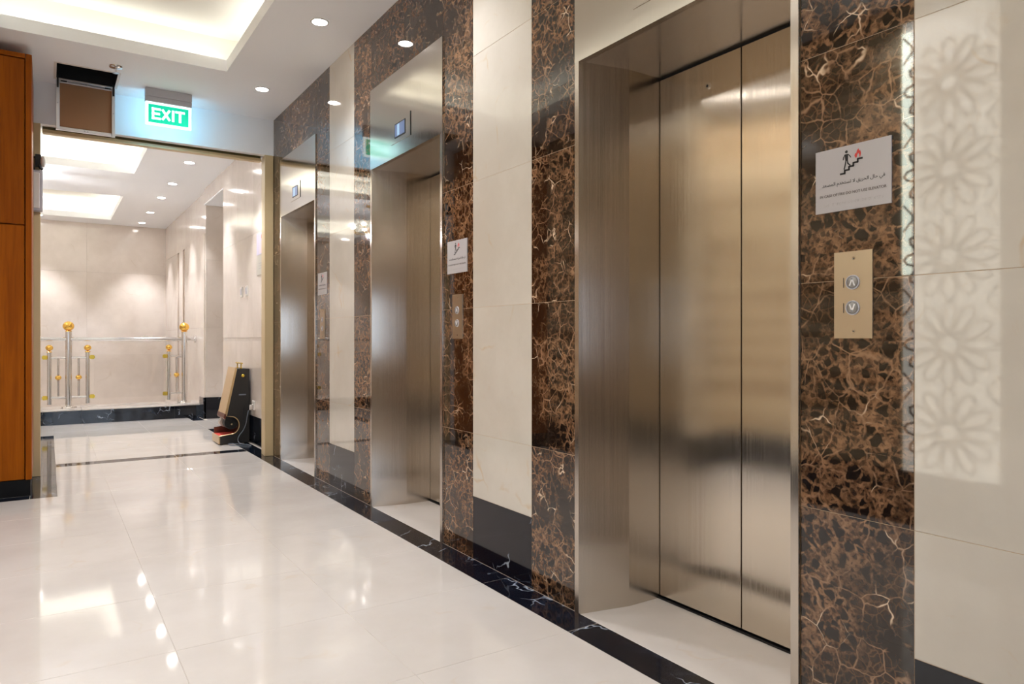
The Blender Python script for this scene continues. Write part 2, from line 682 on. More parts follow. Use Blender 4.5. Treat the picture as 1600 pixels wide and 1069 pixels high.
# ------------------------------------------------------------------ elevator wall: core + stone slabs
HW = 0.485
wr = bmesh.new()
edges = [-3.05]
for c in CEN:
    edges += [c - HW, c + HW]
edges.append(YF + 0.12)
for a, b in zip(edges[0::2], edges[1::2]):
    add_box(wr, D + 0.0012, 2.12, a, b, 0, ZC + 0.085)
for c in CEN:
    add_box(wr, D + 0.02, 2.12, c - HW, c + HW, 2.125, 2.609)
    add_box(wr, D + 0.0012, 2.12, c - HW, c + HW, 2.609, ZC + 0.085)
add_box(wr, 2.14, 2.22, -3.05, YF + 0.12, 0, ZC + 0.085)
wall_right = struct(obj('wall_right', wr, GROUTD))


def slab(name, y0, y1, z0, z1, mat, parent=wall_right, x=D, th=0.02, g=0.0007):
    bm = bmesh.new()
    add_box(bm, x, x + th, y0 + g, y1 - g, z0 + g, z1 - g)
    fr = [e for e in bm.edges if all(abs(v.co.x - x) < 1e-6 for v in e.verts)]
    bmesh.ops.bevel(bm, geom=fr, offset=0.0006, segments=1, affect='EDGES')
    return obj(name, bm, mat, parent)


ZJ = [0.0, 0.6, 1.2, 1.8, 2.4, ZC]


def column_of(y0, y1, mat):
    for a, b in zip(ZJ, ZJ[1:]):
        slab('dark_marble_slab' if mat is EMP else 'cream_marble_slab', y0, y1, a, b, mat)


def cream_col(y0, y1):
    slab('black_baseboard', y0, y1, 0.0, 0.30, BLACK)
    for a, b in zip([0.30] + ZJ[1:], ZJ[1:]):
        slab('cream_marble_slab', y0, y1, a, b, CREAM)


for k in range(-2, 3):
    cc = 0.623 + 2.06 * k
    if k < 0:
        continue
    cream_col(cc - 0.245, cc + 0.245)
cream_col(-3.0, -1.2)
column_of(-1.2, -0.3, EMP)
column_of(-0.3, 0.378, EMP)
for c in CEN:
    lo = c - 1.03 + 0.245
    hi = c + 1.03 - 0.245
    column_of(lo, c - HW, EMP)
    column_of(c + HW, min(hi, YF), EMP)
    slab('dark_marble_slab', c - HW, c, 2.607, ZC, EMP)
    slab('dark_marble_slab', c, c + HW, 2.607, ZC, EMP)

# ------------------------------------------------------------------ elevators
LAB_E = ['stainless steel elevator entrance with both door leaves in view, beside the large fire notice',
         'middle stainless steel elevator entrance with a small blue display and one slice of door',
         'narrow-looking stainless steel elevator entrance next to the wide opening into the hall']
XP = 1.692
for i, c in enumerate(CEN):
    e = empty('elevator_entrance', (XP, c, 0))
    for s in (1, -1):
        poly = [(XP, c + s * (HW - .001)), (XP, c + s * 0.460), (1.91, c + s * 0.416), (2.074, c + s * 0.416), (2.11, c + s * 0.416), (2.11, c + s * (HW - .001))]
        prism('jamb', poly, 0.0, 2.11, 'Z', STEEL, e)
    bm = bmesh.new()
    add_box(bm, XP, 1.7195, c - HW + .0005, c + HW - .0005, 2.11, 2.607)
    obj('transom', bm, STEELT, e)
    box('soffit', 1.7195, 2.11, c - HW + 0.001, c + HW - .001, 2.11, 2.124, STEEL, e)
    seam = c + 0.012
    for a, b in ((c - 0.45, seam - 0.0025), (seam + 0.0025, c + 0.45)):
        box('door_leaf', 2.076, 2.102, max(a, c - 0.4135), min(b, c + 0.4135), 0.012, 2.098, STEELD, e, 0.0015)
    box('door_sill', 2.066, 2.12, c - 0.4155, c + 0.4155, 0.0005, 0.006, BLKP, e)
    box('gap_shade', 2.085, 2.12, c - 0.4155, c + 0.4155, 2.10, 2.1095, DARK, e)  # black strip stands in for the dark gap above the leaves
    kh = lathe('emergency_key_hole', [(0.012, -0.004), (0.012, -0.001), (0.0075, 0.0), (0.0075, 0.002)], (2.076, c + 0.164, 2.002), CHROME, e, 'X', 20)
    lathe('key_slot', [(0.005, -0.0046), (0.005, 0.0)], (2.076, c + 0.164, 2.002), DARK, kh, 'X', 12)
    # floor display on the transom
    y, z = c + 0.03, 2.258
    pl = box('display_plate', XP - 0.0025, XP + 0.001, c - 0.105, c + 0.16, 2.19, 2.325, STEELT, e, 0.0008)
    box('display_bezel', XP - 0.0045, XP - 0.002, y - 0.072, y + 0.072, z - 0.042, z + 0.042, BLKP, pl)
    box('screen', XP - 0.0052, XP - 0.0044, y - 0.065, y + 0.065, z - 0.035, z + 0.035, SCREEN, pl)
    box('screen_band', XP - 0.0056, XP - 0.005, y + 0.004, y + 0.034, z - 0.033, z + 0.033, SCRW, pl)
    box('plate_joint', XP - 0.0032, XP - 0.0002, c - 0.109, c - 0.105, 2.19, 2.325, DARK, pl)
    adopt(e)
    tag(e, LAB_E[i], 'elevator', 'elevator entrances along the marble wall')

# ------------------------------------------------------------------ fire notices and call panels
AR = "\ufed3\ufef2 \ufea3\ufe8e\ufedd \ufe8d\ufedf\ufea4\ufeae\ufef3\ufed6 \ufefb \ufe97\ufeb4\ufe98\ufea8\ufeaa\ufee1 \ufe8d\ufedf\ufee4\ufebc\ufecc\ufeaa"[::-1]
EN = 'IN CASE OF FIRE DO NOT USE ELEVATOR'


def thick_line(bm, pts, w, M, z0, z1):
    for (x0, y0), (x1, y1) in zip(pts, pts[1:]):
        dx, dy = x1 - x0, y1 - y0
        L = math.hypot(dx, dy) or 1
        nx, ny = -dy / L * w / 2, dx / L * w / 2
        ex, ey = dx / L * w * .3, dy / L * w * .3
        add_poly(bm, [(x0 + nx - ex, y0 + ny - ey), (x0 - nx - ex, y0 - ny - ey), (x1 - nx + ex, y1 - ny + ey), (x1 + nx + ex, y1 + ny + ey)], M, z0, z1)


def fire_notice(c, label):
    Y, Z = c - 0.633, 1.46
    e = empty('fire_notice', (D, Y, Z))
    M = wall_matrix(Y, Z)
    w, h, t = 0.100, 0.0815, 0.004
    bm = bmesh.new()
    add_poly(bm, [(-w, -h), (w, -h), (w, h), (-w, h)], M, 0.0, t)
    obj('sign_board', bm, SIGNW, e)
    z0, z1 = t - 0.001, t + 0.0005
    # stairs with a walking figure, and a flame at the top
    bm = bmesh.new()
    st = []
    x, y = -0.030, 0.012
    for k in range(5):
        st += [(x, y), (x + 0.0115, y)]
        x += 0.0115
        y += 0.0075
    thick_line(bm, st, 0.0045, M, z0, z1)
    obj('stair_symbol', bm, INK, e)
    bm = bmesh.new()
    hx, hy = -0.014, 0.066
    add_poly(bm, [(hx + 0.0037 * math.cos(a * math.pi / 6), hy + 0.0037 * math.sin(a * math.pi / 6)) for a in range(12)], M, z0, z1)
    add_poly(bm, [(hx - 0.0045, hy - 0.006), (hx + 0.0045, hy - 0.006), (hx + 0.0040, hy - 0.022), (hx - 0.0030, hy - 0.022)], M, z0, z1)
    thick_line(bm, [(hx - 0.004, hy - 0.007), (hx - 0.0075, hy - 0.013), (hx - 0.0085, hy - 0.019)], 0.0021, M, z0, z1)
    thick_line(bm, [(hx + 0.004, hy - 0.007), (hx + 0.0085, hy - 0.011), (hx + 0.0115, hy - 0.016)], 0.0021, M, z0, z1)
    thick_line(bm, [(hx - 0.001, hy - 0.021), (hx - 0.003, hy - 0.031), (hx - 0.006, hy - 0.043)], 0.0030, M, z0, z1)
    thick_line(bm, [(hx + 0.002, hy - 0.021), (hx + 0.004, hy - 0.030), (hx + 0.010, hy - 0.036)], 0.0030, M, z0, z1)
    obj('walking_figure_symbol', bm, INK, e)
    bm = bmesh.new()
    fx, fy = 0.016, 0.046
    fl = [(-0.006, 0.0), (-0.0085, 0.006), (-0.006, 0.012), (-0.004, 0.010), (-0.0015, 0.018), (0.002, 0.022), (0.004, 0.015), (0.0065, 0.017), (0.0085, 0.009), (0.0065, 0.0),
          (0.0045, 0.0), (0.0045, 0.006), (0.0015, 0.011), (-0.0015, 0.006), (-0.003, 0.0)]
    add_poly(bm, [(fx + p[0], fy + p[1]) for p in fl], M, z0, z1)
    obj('flame_symbol', bm, REDI, e)
    M2 = M @ Matrix.Translation((0.002, -0.012, t))
    text('arabic_lettering', AR, 0.02, INK, e, M2, 0.0, 0.0004, 0.166)
    text('english_lettering', EN, 0.02, INKG, e, M @ Matrix.Translation((0.001, -0.0385, t)), 0.0002, 0.0004, 0.176)
    bm = bmesh.new()
    rnd = random.Random(5)
    x = -0.082
    while x < 0.080:
        for j in range(3):
            for q in range(2):
                if rnd.random() < 0.5:
                    add_poly(bm, [(x + q * .0022 + .0007 * math.cos(a * math.pi / 3), -0.060 - j * .0022 + .0007 * math.sin(a * math.pi / 3)) for a in range(6)], M, z0, z1)
        x += 0.0062 if rnd.random() < 0.85 else 0.012
    o = obj('braille_dots', bm, INKF, e)
    o['kind'] = 'stuff'
    adopt(e)
    tag(e, label, 'sign', 'bilingual fire notices beside the elevators')


fire_notice(CEN[0], 'large readable white fire notice on dark marble with Arabic and English lines')
fire_notice(CEN[1], 'small white fire notice on dark marble above the middle call panel')
fire_notice(CEN[2], 'farthest white fire notice, a narrow sliver beside the entrance nearest the hall')


def call_panel(c, label):
    Y, Z = c - 0.636, 1.162
    e = empty('call_panel', (D, Y, Z))
    M = wall_matrix(Y, Z)
    w, h, t = 0.0505, 0.110, 0.004
    bm = bmesh.new()
    add_poly(bm, [(-w, -h), (w, -h), (w, h), (-w, h)], M, 0.0, t)
    obj('face_plate', bm, STEELP, e)
    for yy in (0.0915, -0.092):
        s = lathe('screw', [(0.0042, -t - 0.0012), (0.0045, -t + 0.001)], (D, Y - 0.002, Z + yy), CHROME, e, 'X', 16)
        lathe('screw_socket', [(0.0018, -t - 0.0016), (0.0018, -t)], (D, Y - 0.002, Z + yy), DARK, s, 'X', 8)
    for yy, up in ((0.0315, 1), (-0.033, -1)):
        b = lathe('call_button', [(0.0135, -t - 0.0035), (0.0145, -t - 0.003), (0.0148, -t + 0.001)], (D, Y, Z + yy), BUTTON, e, 'X', 28)
        lathe('button_ring', [(0.0155, -t - 0.0030), (0.0183, -t - 0.0030), (0.0187, -t + 0.001), (0.0155, -t + 0.001), (0.0155, -t - 0.0030)], (D, Y, Z + yy), GREYP, b, 'X', 28)
        bm = bmesh.new()
        a = 0.0062
        thick_line(bm, [(-a, yy - up * 0.008), (0, yy + up * 0.0085), (a, yy - up * 0.008)], 0.0034, M, t + 0.0034, t + 0.0042)
        obj('arrow_mark', bm, ARROW, b)
        bm = bmesh.new()
        add_poly(bm, [(-0.0255, yy - 0.0125), (-0.0235, yy - 0.0125), (-0.0235, yy + 0.0125), (-0.0255, yy + 0.0125)], M, t - 0.001, t + 0.0004)
        obj('slot', bm, DARK, e)
    adopt(e)
    tag(e, label, 'control panel', 'elevator call panels')


call_panel(CEN[0], 'steel call panel with two round arrow buttons under the large readable notice')
call_panel(CEN[1], 'steel call panel with two buttons under the small notice, between cream panel and middle elevator')
call_panel(CEN[2], 'thin-looking steel call panel beside the elevator entrance nearest the hall')

# ------------------------------------------------------------------ lobby: opposite wall, rear wall, header
bm = bmesh.new()
add_box(bm, -0.95, -0.82, -3.05, YF, 0, ZC + 0.085)
wall_left = struct(obj('wall_left', bm, GROUT))
SC0, SC1 = 1.69, 2.22


def lslab(y0, y1, z0, z1, mat, name='cream_marble_slab'):
    box(name, -0.82, -0.80, y0 + .001, y1 - .001, z0 + .001, z1 - .001, mat, wall_left)


ys = [-3.0, -2.1, -1.2, -0.3, 0.75, 1.69]
for a, b in zip(ys, ys[1:]):
    lslab(a, b, 0, 0.28, BLACK, 'black_baseboard')
    for z0, z1 in ((0.28, 1.2), (1.2, 2.1), (2.1, ZC)):
        lslab(a, b, z0, z1, TANW)
lslab(SC0, SC1, 0, 0.28, BLACK, 'black_baseboard')
lslab(SC0, SC1, 2.90, ZC, TANW)
ys = [2.22, 3.1, 4.0, 4.9, 5.73]
for a, b in zip(ys, ys[1:]):
    lslab(a, b, 0, 0.28, BLACK, 'black_baseboard')
    for z0, z1 in ((0.28, 1.2), (1.2, 2.1), (2.1, ZC)):
        lslab(a, b, z0, z1, TANW)

# backlit arabesque screen, seen only as a reflection in the near stone panel
e = empty('arabesque_screen', (-0.81, 1.955, 0.28))
box('light_box', -0.819, -0.806, SC0, SC1, 0.28, 2.90, LATB, e)
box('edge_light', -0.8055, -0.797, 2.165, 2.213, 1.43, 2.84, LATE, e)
bm = bmesh.new()
ML = Matrix(((0, 0, 1, -0.80), (1, 0, 0, 1.955), (0, 1, 0, 0), (0, 0, 0, 1)))
def ribbon(pts, w=0.012):
    thick_line(bm, pts, w, ML, 0.0, 0.006)
for cz in (0.53, 1.02, 1.51, 2.00, 2.49):
    R0, R1 = 0.05, 0.245
    for k in range(12):
        a = k * math.pi / 6
        ca, sa = math.cos(a), math.sin(a)
        def P(r, t):
            return (r * ca - t * sa, cz + r * sa + t * ca)
        ribbon([P(R0, 0.0), P(0.12, 0.026), P(0.19, 0.036), P(0.228, 0.024), P(R1, 0.0), P(0.228, -0.024), P(0.19, -0.036), P(0.12, -0.026), P(R0, 0.0)])
    ribbon([(0.05 * math.cos(k * math.pi / 6), cz + 0.05 * math.sin(k * math.pi / 6)) for k in range(13)], 0.008)
    for sx in (-1, 1):
        ribbon([(sx * 0.262 - sx * (0.075 - abs(t) * 0.06), cz + 0.245 + t * 0.075) for t in (-1, -.6, -.2, .2, .6, 1)], 0.010)
obj('lattice', bm, LATW, e)['kind'] = 'stuff'
for y0, y1 in ((SC0, SC0 + 0.008), (SC1 - 0.008, SC1)):
    box('screen_frame', -0.806, -0.790, y0, y1, 0.28, 2.90, BEIGE, e)
adopt(e)
tag(e, 'backlit arabesque screen on the wall opposite the elevators, mirrored in the pale stone panel', 'screen')

bm = bmesh.new()
WZ0, WZ1 = 0.75, 1.80
add_box(bm, -0.95, -0.72, -3.2, -3.05, 0, ZC + 0.085)
add_box(bm, 1.62, 2.22, -3.2, -3.05, 0, ZC + 0.085)
add_box(bm, -0.72, 1.62, -3.2, -3.05, WZ1, ZC + 0.085)
add_box(bm, -0.72, 1.62, -3.2, -3.05, 0, WZ0)
struct(obj('wall_rear', bm, TANW))
gx = [-0.72, 0.06, 0.84, 1.62]
wf = bmesh.new()
for x in gx:
    add_box(wf, x - 0.025, x + 0.025, -3.16, -3.10, WZ0, WZ1)
for a, b in zip(gx, gx[1:]):
    add_box(wf, a + 0.025, b - 0.025, -3.16, -3.10, WZ1 - 0.05, WZ1)
    add_box(wf, a + 0.025, b - 0.025, -3.16, -3.10, WZ0, WZ0 + 0.05)
win = struct(obj('window_1', wf, BEIGE))
for a, b in zip(gx, gx[1:]):
    box('pane', a + 0.025, b - 0.025, -3.135, -3.125, WZ0 + 0.05, WZ1 - 0.05, THIN, win)
pt = bpy.data.lights.new('window_portal', 'AREA')
pt.shape = 'RECTANGLE'
pt.size, pt.size_y = 2.34, WZ1 - WZ0
pt.cycles.is_portal = True
po = bpy.data.objects.new('window_portal', pt)
po.location = (0.45, -3.17, (WZ0 + WZ1) / 2)
po.rotation_euler = (math.pi / 2, 0, 0)
link(po, win)

# header wall above the wide opening
bm = bmesh.new()
add_box(bm, -0.10, 1.72, YF, YF + 0.07, 2.70, ZC + 0.085)
add_box(bm, -2.5, -0.10, YF, YF + 0.12, 0.0, ZC + 0.085)
add_box(bm, -0.10, 1.72, YF + 0.20, YF + 0.26, 2.72, ZC + 0.085)
add_box(bm, -0.10, 1.72, YF + 0.07, YF + 0.20, 2.88, ZC + 0.085)
struct(obj('wall_front', bm, WHITE))

# opening frame: beige posts and shutter bar
fr = empty('shutter_frame', (0.8, YF, 0))
for x0, x1 in ((-0.10, -0.047), (1.622, 1.698)):
    box('post', x0, x1, YF - 0.005, YF + 0.05, 0.0, 2.70, BEIGE, fr, 0.003)
    box('guide_rail', x0 + 0.01, x1 - 0.01, YF + 0.05, YF + 0.16, 0.0, 2.70, BEIGE, fr, 0.003)
adopt(fr)
tag(fr, 'beige metal frame with two tall posts lining the wide opening to the hall', 'frame')
sh = empty('rolled_shutter', (0.8, YF + 0.12, 2.66))
box('bottom_bar', -0.036, 1.612, YF + 0.085, YF + 0.150, 2.655, 2.685, BEIGE, sh, 0.004)
box('bar_lip', -0.036, 1.612, YF + 0.070, YF + 0.085, 2.652, 2.664, BEIGE, sh, 0.003)
box('shutter_slat', -0.036, 1.612, YF + 0.105, YF + 0.135, 2.685, 2.76, OLIVE, sh)
box('shutter_slat', -0.036, 1.612, YF + 0.105, YF + 0.135, 2.76, 2.85, OLIVE, sh)
box('slot_shade', -0.036, 1.612, YF + 0.071, YF + 0.10, 2.735, 2.87, DARK, sh)  # black sheet stands in for the shade inside the shutter slot
adopt(sh)
tag(sh, 'beige bottom bar of a rolled-up shutter in the slot above the opening', 'shutter')

# ------------------------------------------------------------------ hall beyond the opening
XH = 1.72
NICHE = make_paint('niche_shade', srgb(168, 146, 124), 0.4)  # browner than the wall slabs: shade of the recesses put into the colour
hall = bmesh.new()
add_box(hall, XH + 0.02, 2.0, YF + 0.12, 8.80, 0, ZC + 0.085)
add_box(hall, XH + 0.02, 2.55, 8.80, 10.0, 2.83, ZC + 0.085)
add_box(hall, 2.45, 2.55, 8.80, 10.02, 0, 2.83)
add_box(hall, 2.0, 2.55, 8.55, 8.80, 0, ZC + 0.085)
add_box(hall, XH + 0.07, 2.55, 10.02, 14.0, -1.6, ZC + 0.085)
wall_hall = struct(obj('wall_hall_right', hall, GROUT))


def hslab(x0, x1, y0, y1, z0, z1, mat=HALLM, name='pale_marble_slab'):
    g = 0.0004
    o = box(name, x0, x1, y0 + g, y1 - g, z0 + g, z1 - g, mat, wall_hall, 0.001)
    return o


for a, b in ((6.64, 7.36), (7.36, 8.08), (8.08, 8.80)):
    hslab(XH, XH + 0.02, a, b, 0.0, 0.28, BLACK, 'black_baseboard')
    for z0, z1 in ((0.28, 1.035), (1.065, 2.1), (2.1, ZC)):
        hslab(XH, XH + 0.02, a, b, z0, z1)
    hslab(XH + 0.004, XH + 0.02, a, b, 1.035, 1.065, HALLM, 'groove_strip')
hslab(XH, 2.45, 8.80, 10.0, 2.815, 2.83, WHITE, 'lintel_soffit')
hslab(XH, XH + 0.02, 8.80, 10.0, 2.83, ZC, HALLM)
for z0, z1 in ((0.28, 1.2), (1.2, 2.1), (2.1, 2.815)):
    hslab(XH + 0.02, 2.45, 10.0, 10.02, z0, z1)
hslab(XH, 2.45, 9.985, 10.02, 0, 0.28, BLACK, 'black_baseboard')
hslab(XH - 0.015, XH + 0.02, 9.985, 10.27, 0, 0.28, BLACK, 'black_baseboard')
XW = XH + 0.05
# far part of the right wall with three tall slim niches
NI = [(11.20, 11.40), (11.85, 12.05), (12.40, 12.58)]
cur = 10.02
for n0, n1 in NI + [(13.95, 13.95)]:
    for z0, z1 in ((-1.2, 0.0), (0.0, 1.2), (1.2, 2.44)):
        hslab(XW - 0.01 if cur > 10.1 else XH, XW + 0.02, cur, n0, z0, z1)
    cur = n1
for a, b in ((10.02, 11.3), (11.3, 12.6), (12.6, 13.95)):
    hslab(XW - 0.01, XW + 0.02, a, b, 2.44, ZC)
for n0, n1 in NI:
    hslab(XW + 0.012, XW + 0.02, n0, n1, 0.0, 2.44, NICHE, 'niche_back')
bm = bmesh.new()
add_box(bm, -2.5, 2.0, 13.97, 14.1, -1.6, ZC + 0.085)
wall_back = struct(obj('wall_hall_back', bm, GROUT))
xs = [-2.5, -1.89, -0.67, 0.55, XW]
for a, b in zip(xs, xs[1:]):
    for z0, z1 in ((-1.4, -0.2), (-0.2, 1.0), (1.0, 2.19), (2.19, ZC)):
        box('pale_marble_slab', a + .0005, b - .0005, 13.95, 13.97, z0 + .0005, z1 - .0005, HALLM, wall_back, 0.001)
struct(box('wall_hall_left', -2.6, -2.5, YF + 0.12, 14.0, -1.6, ZC + 0.085, HALLM))
struct(box('floor_stairwell', -2.5, 2.0, 10.3, 14.0, -1.62, -1.4, FLOORM))

# low black plinth with a pale top, carrying the railing
bm = bmesh.new()
add_box(bm, -2.5, XH, 10.27, 10.80, -1.4, 0.165)
pl = struct(obj('trim_1', bm, GROUT))
xs = [-2.5, -1.6, -0.7, 0.35, 1.40, XH]
for a, b in zip(xs, xs[1:]):
    box('plinth_slab', a + .001, b - .001, 10.25, 10.27, 0.0, 0.164, BLACK, pl)
    box('plinth_cap', a + .001, b - .001, 10.24, 10.82, 0.165, 0.185, FLOORM, pl, 0.003)

# ------------------------------------------------------------------ railing
YR = 10.55
ra = empty('stair_railing', (0.9, YR, 0.185))


def X(px):
    return x_at(px, YR)


tube('handrail', [(-2.45, YR, CAMZ), (XH + 0.03, YR, CAMZ)], 0.026, CHROME, ra, 14)
lathe('wall_flange', [(0.05, -0.02), (0.05, 0.0), (0.03, 0.004)], (X(306), YR, CAMZ), CHROME, ra, 'X', 16)


def post(px, top, r, base):
    p = tube('post', [(X(px), YR, base), (X(px), YR, top)], r, CHROME, ra, 14)
    return p


for px in (107, 288):
    p = post(px, 1.155, 0.037, 0.185)
    lathe('finial_ball', [(0.03, -0.075), (0.04, -0.066), (0.036, -0.058)] + ball_prof(0.064, 12, 0.95), (X(px), YR, 1.215), GOLD, p, 'Z', 20)
    lathe('base_flange', [(0.09, 0.0), (0.085, 0.012), (0.045, 0.03)], (X(px), YR, 0.185), CHROME, p)
for px in (77, 137, 264):
    p = post(px, 0.885, 0.024, 0.23)
    lathe('finial_ball', [(0.022, -0.06), (0.034, -0.054), (0.028, -0.045)] + ball_prof(0.042, 10, 0.9), (X(px), YR, 0.94), GOLD, p, 'Z', 18)
for px in (91, 123, 276):
    b = tube('baluster', [(X(px), YR, 0.335), (X(px), YR, 0.80)], 0.013, CHROME, ra, 10)
    lathe('ball', [(0.02, -0.04)] + ball_prof(0.036, 10, 0.85) + [(0.02, 0.04)], (X(px), YR, 0.565), GOLD, b, 'Z', 16)
for z in (0.815, 0.315):
    tube('crossbar', [(X(77), YR, z), (X(137), YR, z)], 0.016, CHROME, ra)
    tube('crossbar', [(X(264), YR, z), (X(288), YR, z)], 0.016, CHROME, ra)
for px in (70, 144, 258):
    s = -1 if px in (70, 258) else 1
    for z in (0.82, 0.315):
        x = X(px)
        bm = bmesh.new()
        add_box(bm, x - 0.03, x + 0.03, YR - 0.018, YR + 0.018, z - 0.026, z + 0.026)
        bmesh.ops.bevel(bm, geom=bm.edges[:], offset=0.009, segments=2, affect='EDGES')
        obj('glass_clamp', bm, GOLDY, ra, True)
box('glass_panel', X(147), X(255), YR - 0.005, YR + 0.005, 0.29, 0.85, THIN, ra)
box('glass_panel', X(67) - 1.0, X(67), YR - 0.005, YR + 0.005, 0.29, 0.85, THIN, ra)
adopt(ra)
tag(ra, 'polished steel stair railing with brass balls and glass panel on low black plinth', 'railing')

# ------------------------------------------------------------------ cabinet with wood veneer
cb = empty('wooden_cabinet', (-0.45, 6.1, 0))
box('plinth', -0.78, -0.098, 5.735, 6.39, 0.0, 0.11, MATTEB, cb)
box('carcass', -0.79, -0.128, 5.755, 6.40, 0.11, 2.945, WOOD, cb)
box('side_panel', -0.125, -0.09, 5.722, 6.40, 0.11, 2.955, WOOD, cb, 0.002)
box('top_panel', -0.79, -0.128, 5.722, 6.40, 2.925, 2.955, WOOD, cb, 0.002)
box('door', -0.79, -0.131, 5.728, 5.754, 1.816, 2.920, WOOD, cb, 0.0025)
box('door', -0.79, -0.131, 5.728, 5.754, 0.113, 1.808, WOOD, cb, 0.0025)
adopt(cb)
tag(cb, 'tall orange-brown wood veneer cabinet on black plinth beside the opening', 'cabinet')

# sensor box strapped to the post
bx = empty('junction_box', (-0.07, YF - 0.03, 2.0))
sx0, sx1 = x_at(50.5, YF - 0.05), x_at(67, YF - 0.05)
box('housing', sx0, sx1, YF - 0.065, YF - 0.006, 2.02, 2.33, GREYP, bx, 0.006)
box('cover', sx0 + 0.004, sx1 - 0.02, YF - 0.071, YF - 0.064, 2.04, 2.31, PLAST, bx, 0.004)
bm = bmesh.new()
add_box(bm, sx0 + 0.018, sx1 - 0.012, YF - 0.06, YF - 0.012, 2.36, 2.45)
add_tube(bm, [(sx0 + 0.02, YF - 0.05, 2.43), (sx0 - 0.006, YF - 0.055, 2.42), (sx0 + 0.004, YF - 0.055, 2.38), (sx0 + 0.012, YF - 0.05, 2.33)], 0.006, 8)
add_tube(bm, [(sx1 - 0.03, YF - 0.05, 2.38), (sx1 - 0.016, YF - 0.055, 2.35), (sx1 - 0.002, YF - 0.05, 2.34)], 0.010, 8)
obj('bracket', bm, BLKP, bx)
lathe('lens_cap', [(0.03, -0.01), (0.042, 0.0), (0.042, 0.012), (0.02, 0.02)], (sx1 - 0.004, YF - 0.035, 2.40), PLAST, bx, 'X', 18)
adopt(bx)
tag(bx, 'pale grey box with black bracket mounted high on the beige post by the cabinet', 'box')

# ------------------------------------------------------------------ exit sign
EX, EY = 0.803, 6.2
ex = empty('exit_sign', (EX, EY, ZC))
box('housing', EX - 0.168, EX + 0.168, EY - 0.03, EY + 0.03, 2.955, ZC - 0.0005, GREYP, ex, 0.004)
box('housing_trim', EX - 0.168, EX + 0.168, EY - 0.022, EY + 0.022, 2.915, 2.955, GREYP, ex, 0.003)
box('light_panel', EX - 0.165, EX + 0.165, EY - 0.009, EY + 0.004, 2.735, 2.915, EXITW, ex)
box('green_field', EX - 0.145, EX + 0.145, EY - 0.0105, EY - 0.0088, 2.754, 2.897, EXITG, ex)
box('back_panel', EX - 0.16, EX + 0.16, EY + 0.0042, EY + 0.007, 2.74, 2.91, EXITB, ex)
MX = front_matrix(EX, EY - 0.0106, 2.8255) @ Matrix.Diagonal((0.92, 0.92, 1, 1))
HX, SX = 0.049, 0.0185
LET = {'E': (-0.096, [((-0.026, -1), (-0.026, 1)), ((-0.03, 1), (0.028, 1)), ((-0.03, 0), (0.022, 0)), ((-0.03, -1), (0.028, -1))]),
       'X': (-0.0215, [((-0.026, -1), (0.026, 1)), ((-0.026, 1), (0.026, -1))]),
       'I': (0.034, [((0, -1), (0, 1))]),
       'T': (0.089, [((0, -1), (0, 1)), ((-0.033, 1), (0.033, 1))])}
for ch_, (lx, strokes) in LET.items():
    bm = bmesh.new()
    for (ax, ay), (bx_, by) in strokes:
        p0, p1 = (lx + ax, ay * (HX - SX / 2)), (lx + bx_, by * (HX - SX / 2))
        if ax == bx_:
            p0, p1 = (p0[0], -HX + SX * .3), (p1[0], HX - SX * .3)
        thick_line(bm, [p0, p1], SX, MX, 0.0, 0.0012)
    obj('letter', bm, EXITW, ex)
adopt(ex)
tag(ex, 'lit green EXIT sign hanging from the ceiling in front of the header', 'sign')

# ------------------------------------------------------------------ open ceiling hatch
ht = empty('access_hatch', (0.245, 6.16, ZC))
bm = bmesh.new()
x0, x1, y0, y1 = HAT
t = 0.004
for b in ((x0, x0 + t, y0, y1), (x1 - t, x1, y0, y1), (x0, x1, y0, y0 + t), (x0, x1, y1 - t, y1)):
    add_box(bm, *b, ZC + 0.004, ZC + 0.5)
add_box(bm, x0, x1, y0, y1, ZC + 0.5, ZC + 0.51)
obj('dark_shaft', bm, DARK, ht)  # shaft painted near-black for the unlit ceiling void
bm = bmesh.new()
f = 0.014
for b in ((x0 - f, x0 + .003, y0 - f, y1 + f), (x1 - .003, x1 + f, y0 - f, y1 + f), (x0, x1, y0 - f, y0 + .003), (x0, x1, y1 - .003, y1 + f)):
    add_box(bm, *b, ZC - 0.003, ZC + 0.004)
obj('rim', bm, PLAST, ht)
yd = y1 - 0.012
zb, zt = 2.63, 3.005
lf = box('flap', x0 + 0.02, x1 - 0.02, yd, yd + 0.013, zb + 0.02, zt - 0.02, BOARD, ht)
for b in ((x0, x0 + 0.024, zb, zt), (x1 - 0.024, x1, zb, zt)):
    box('flap_frame', b[0], b[1], yd - 0.012, yd + 0.02, b[2], b[3], ALU, ht, 0.002)
for b in ((zb, zb + 0.024), (zt - 0.018, zt)):
    box('flap_frame', x0 + 0.0245, x1 - 0.0245, yd - 0.010, yd + 0.018, b[0], b[1], ALU, ht, 0.002)
for x, z in ((x0 + 0.012, 2.83), (x1 - 0.012, 2.81), (0.245, zt - 0.008), (0.235, zb + 0.012), (0.255, zb + 0.010)):
    lathe('rivet', [(0.005, -0.014), (0.006, -0.011)], (x, yd, z), GREYP, ht, 'Y', 10)
for x in (x0 + 0.012, x1 - 0.012):
    box('hinge', x - 0.006, x + 0.006, yd - 0.02, yd - 0.011, zt - 0.06, zt + 0.03, BLKP, ht)
for xa, xb in ((x0 + 0.03, x0 + 0.07), (x1 - 0.07, x1 - 0.03)):
    box('catch', xa, xb, yd - 0.018, yd - 0.0105, zt - 0.012, zt - 0.003, BLKP, ht)
adopt(ht)
tag(ht, 'open ceiling access hatch with brown board flap hanging down in aluminium frame', 'hatch')

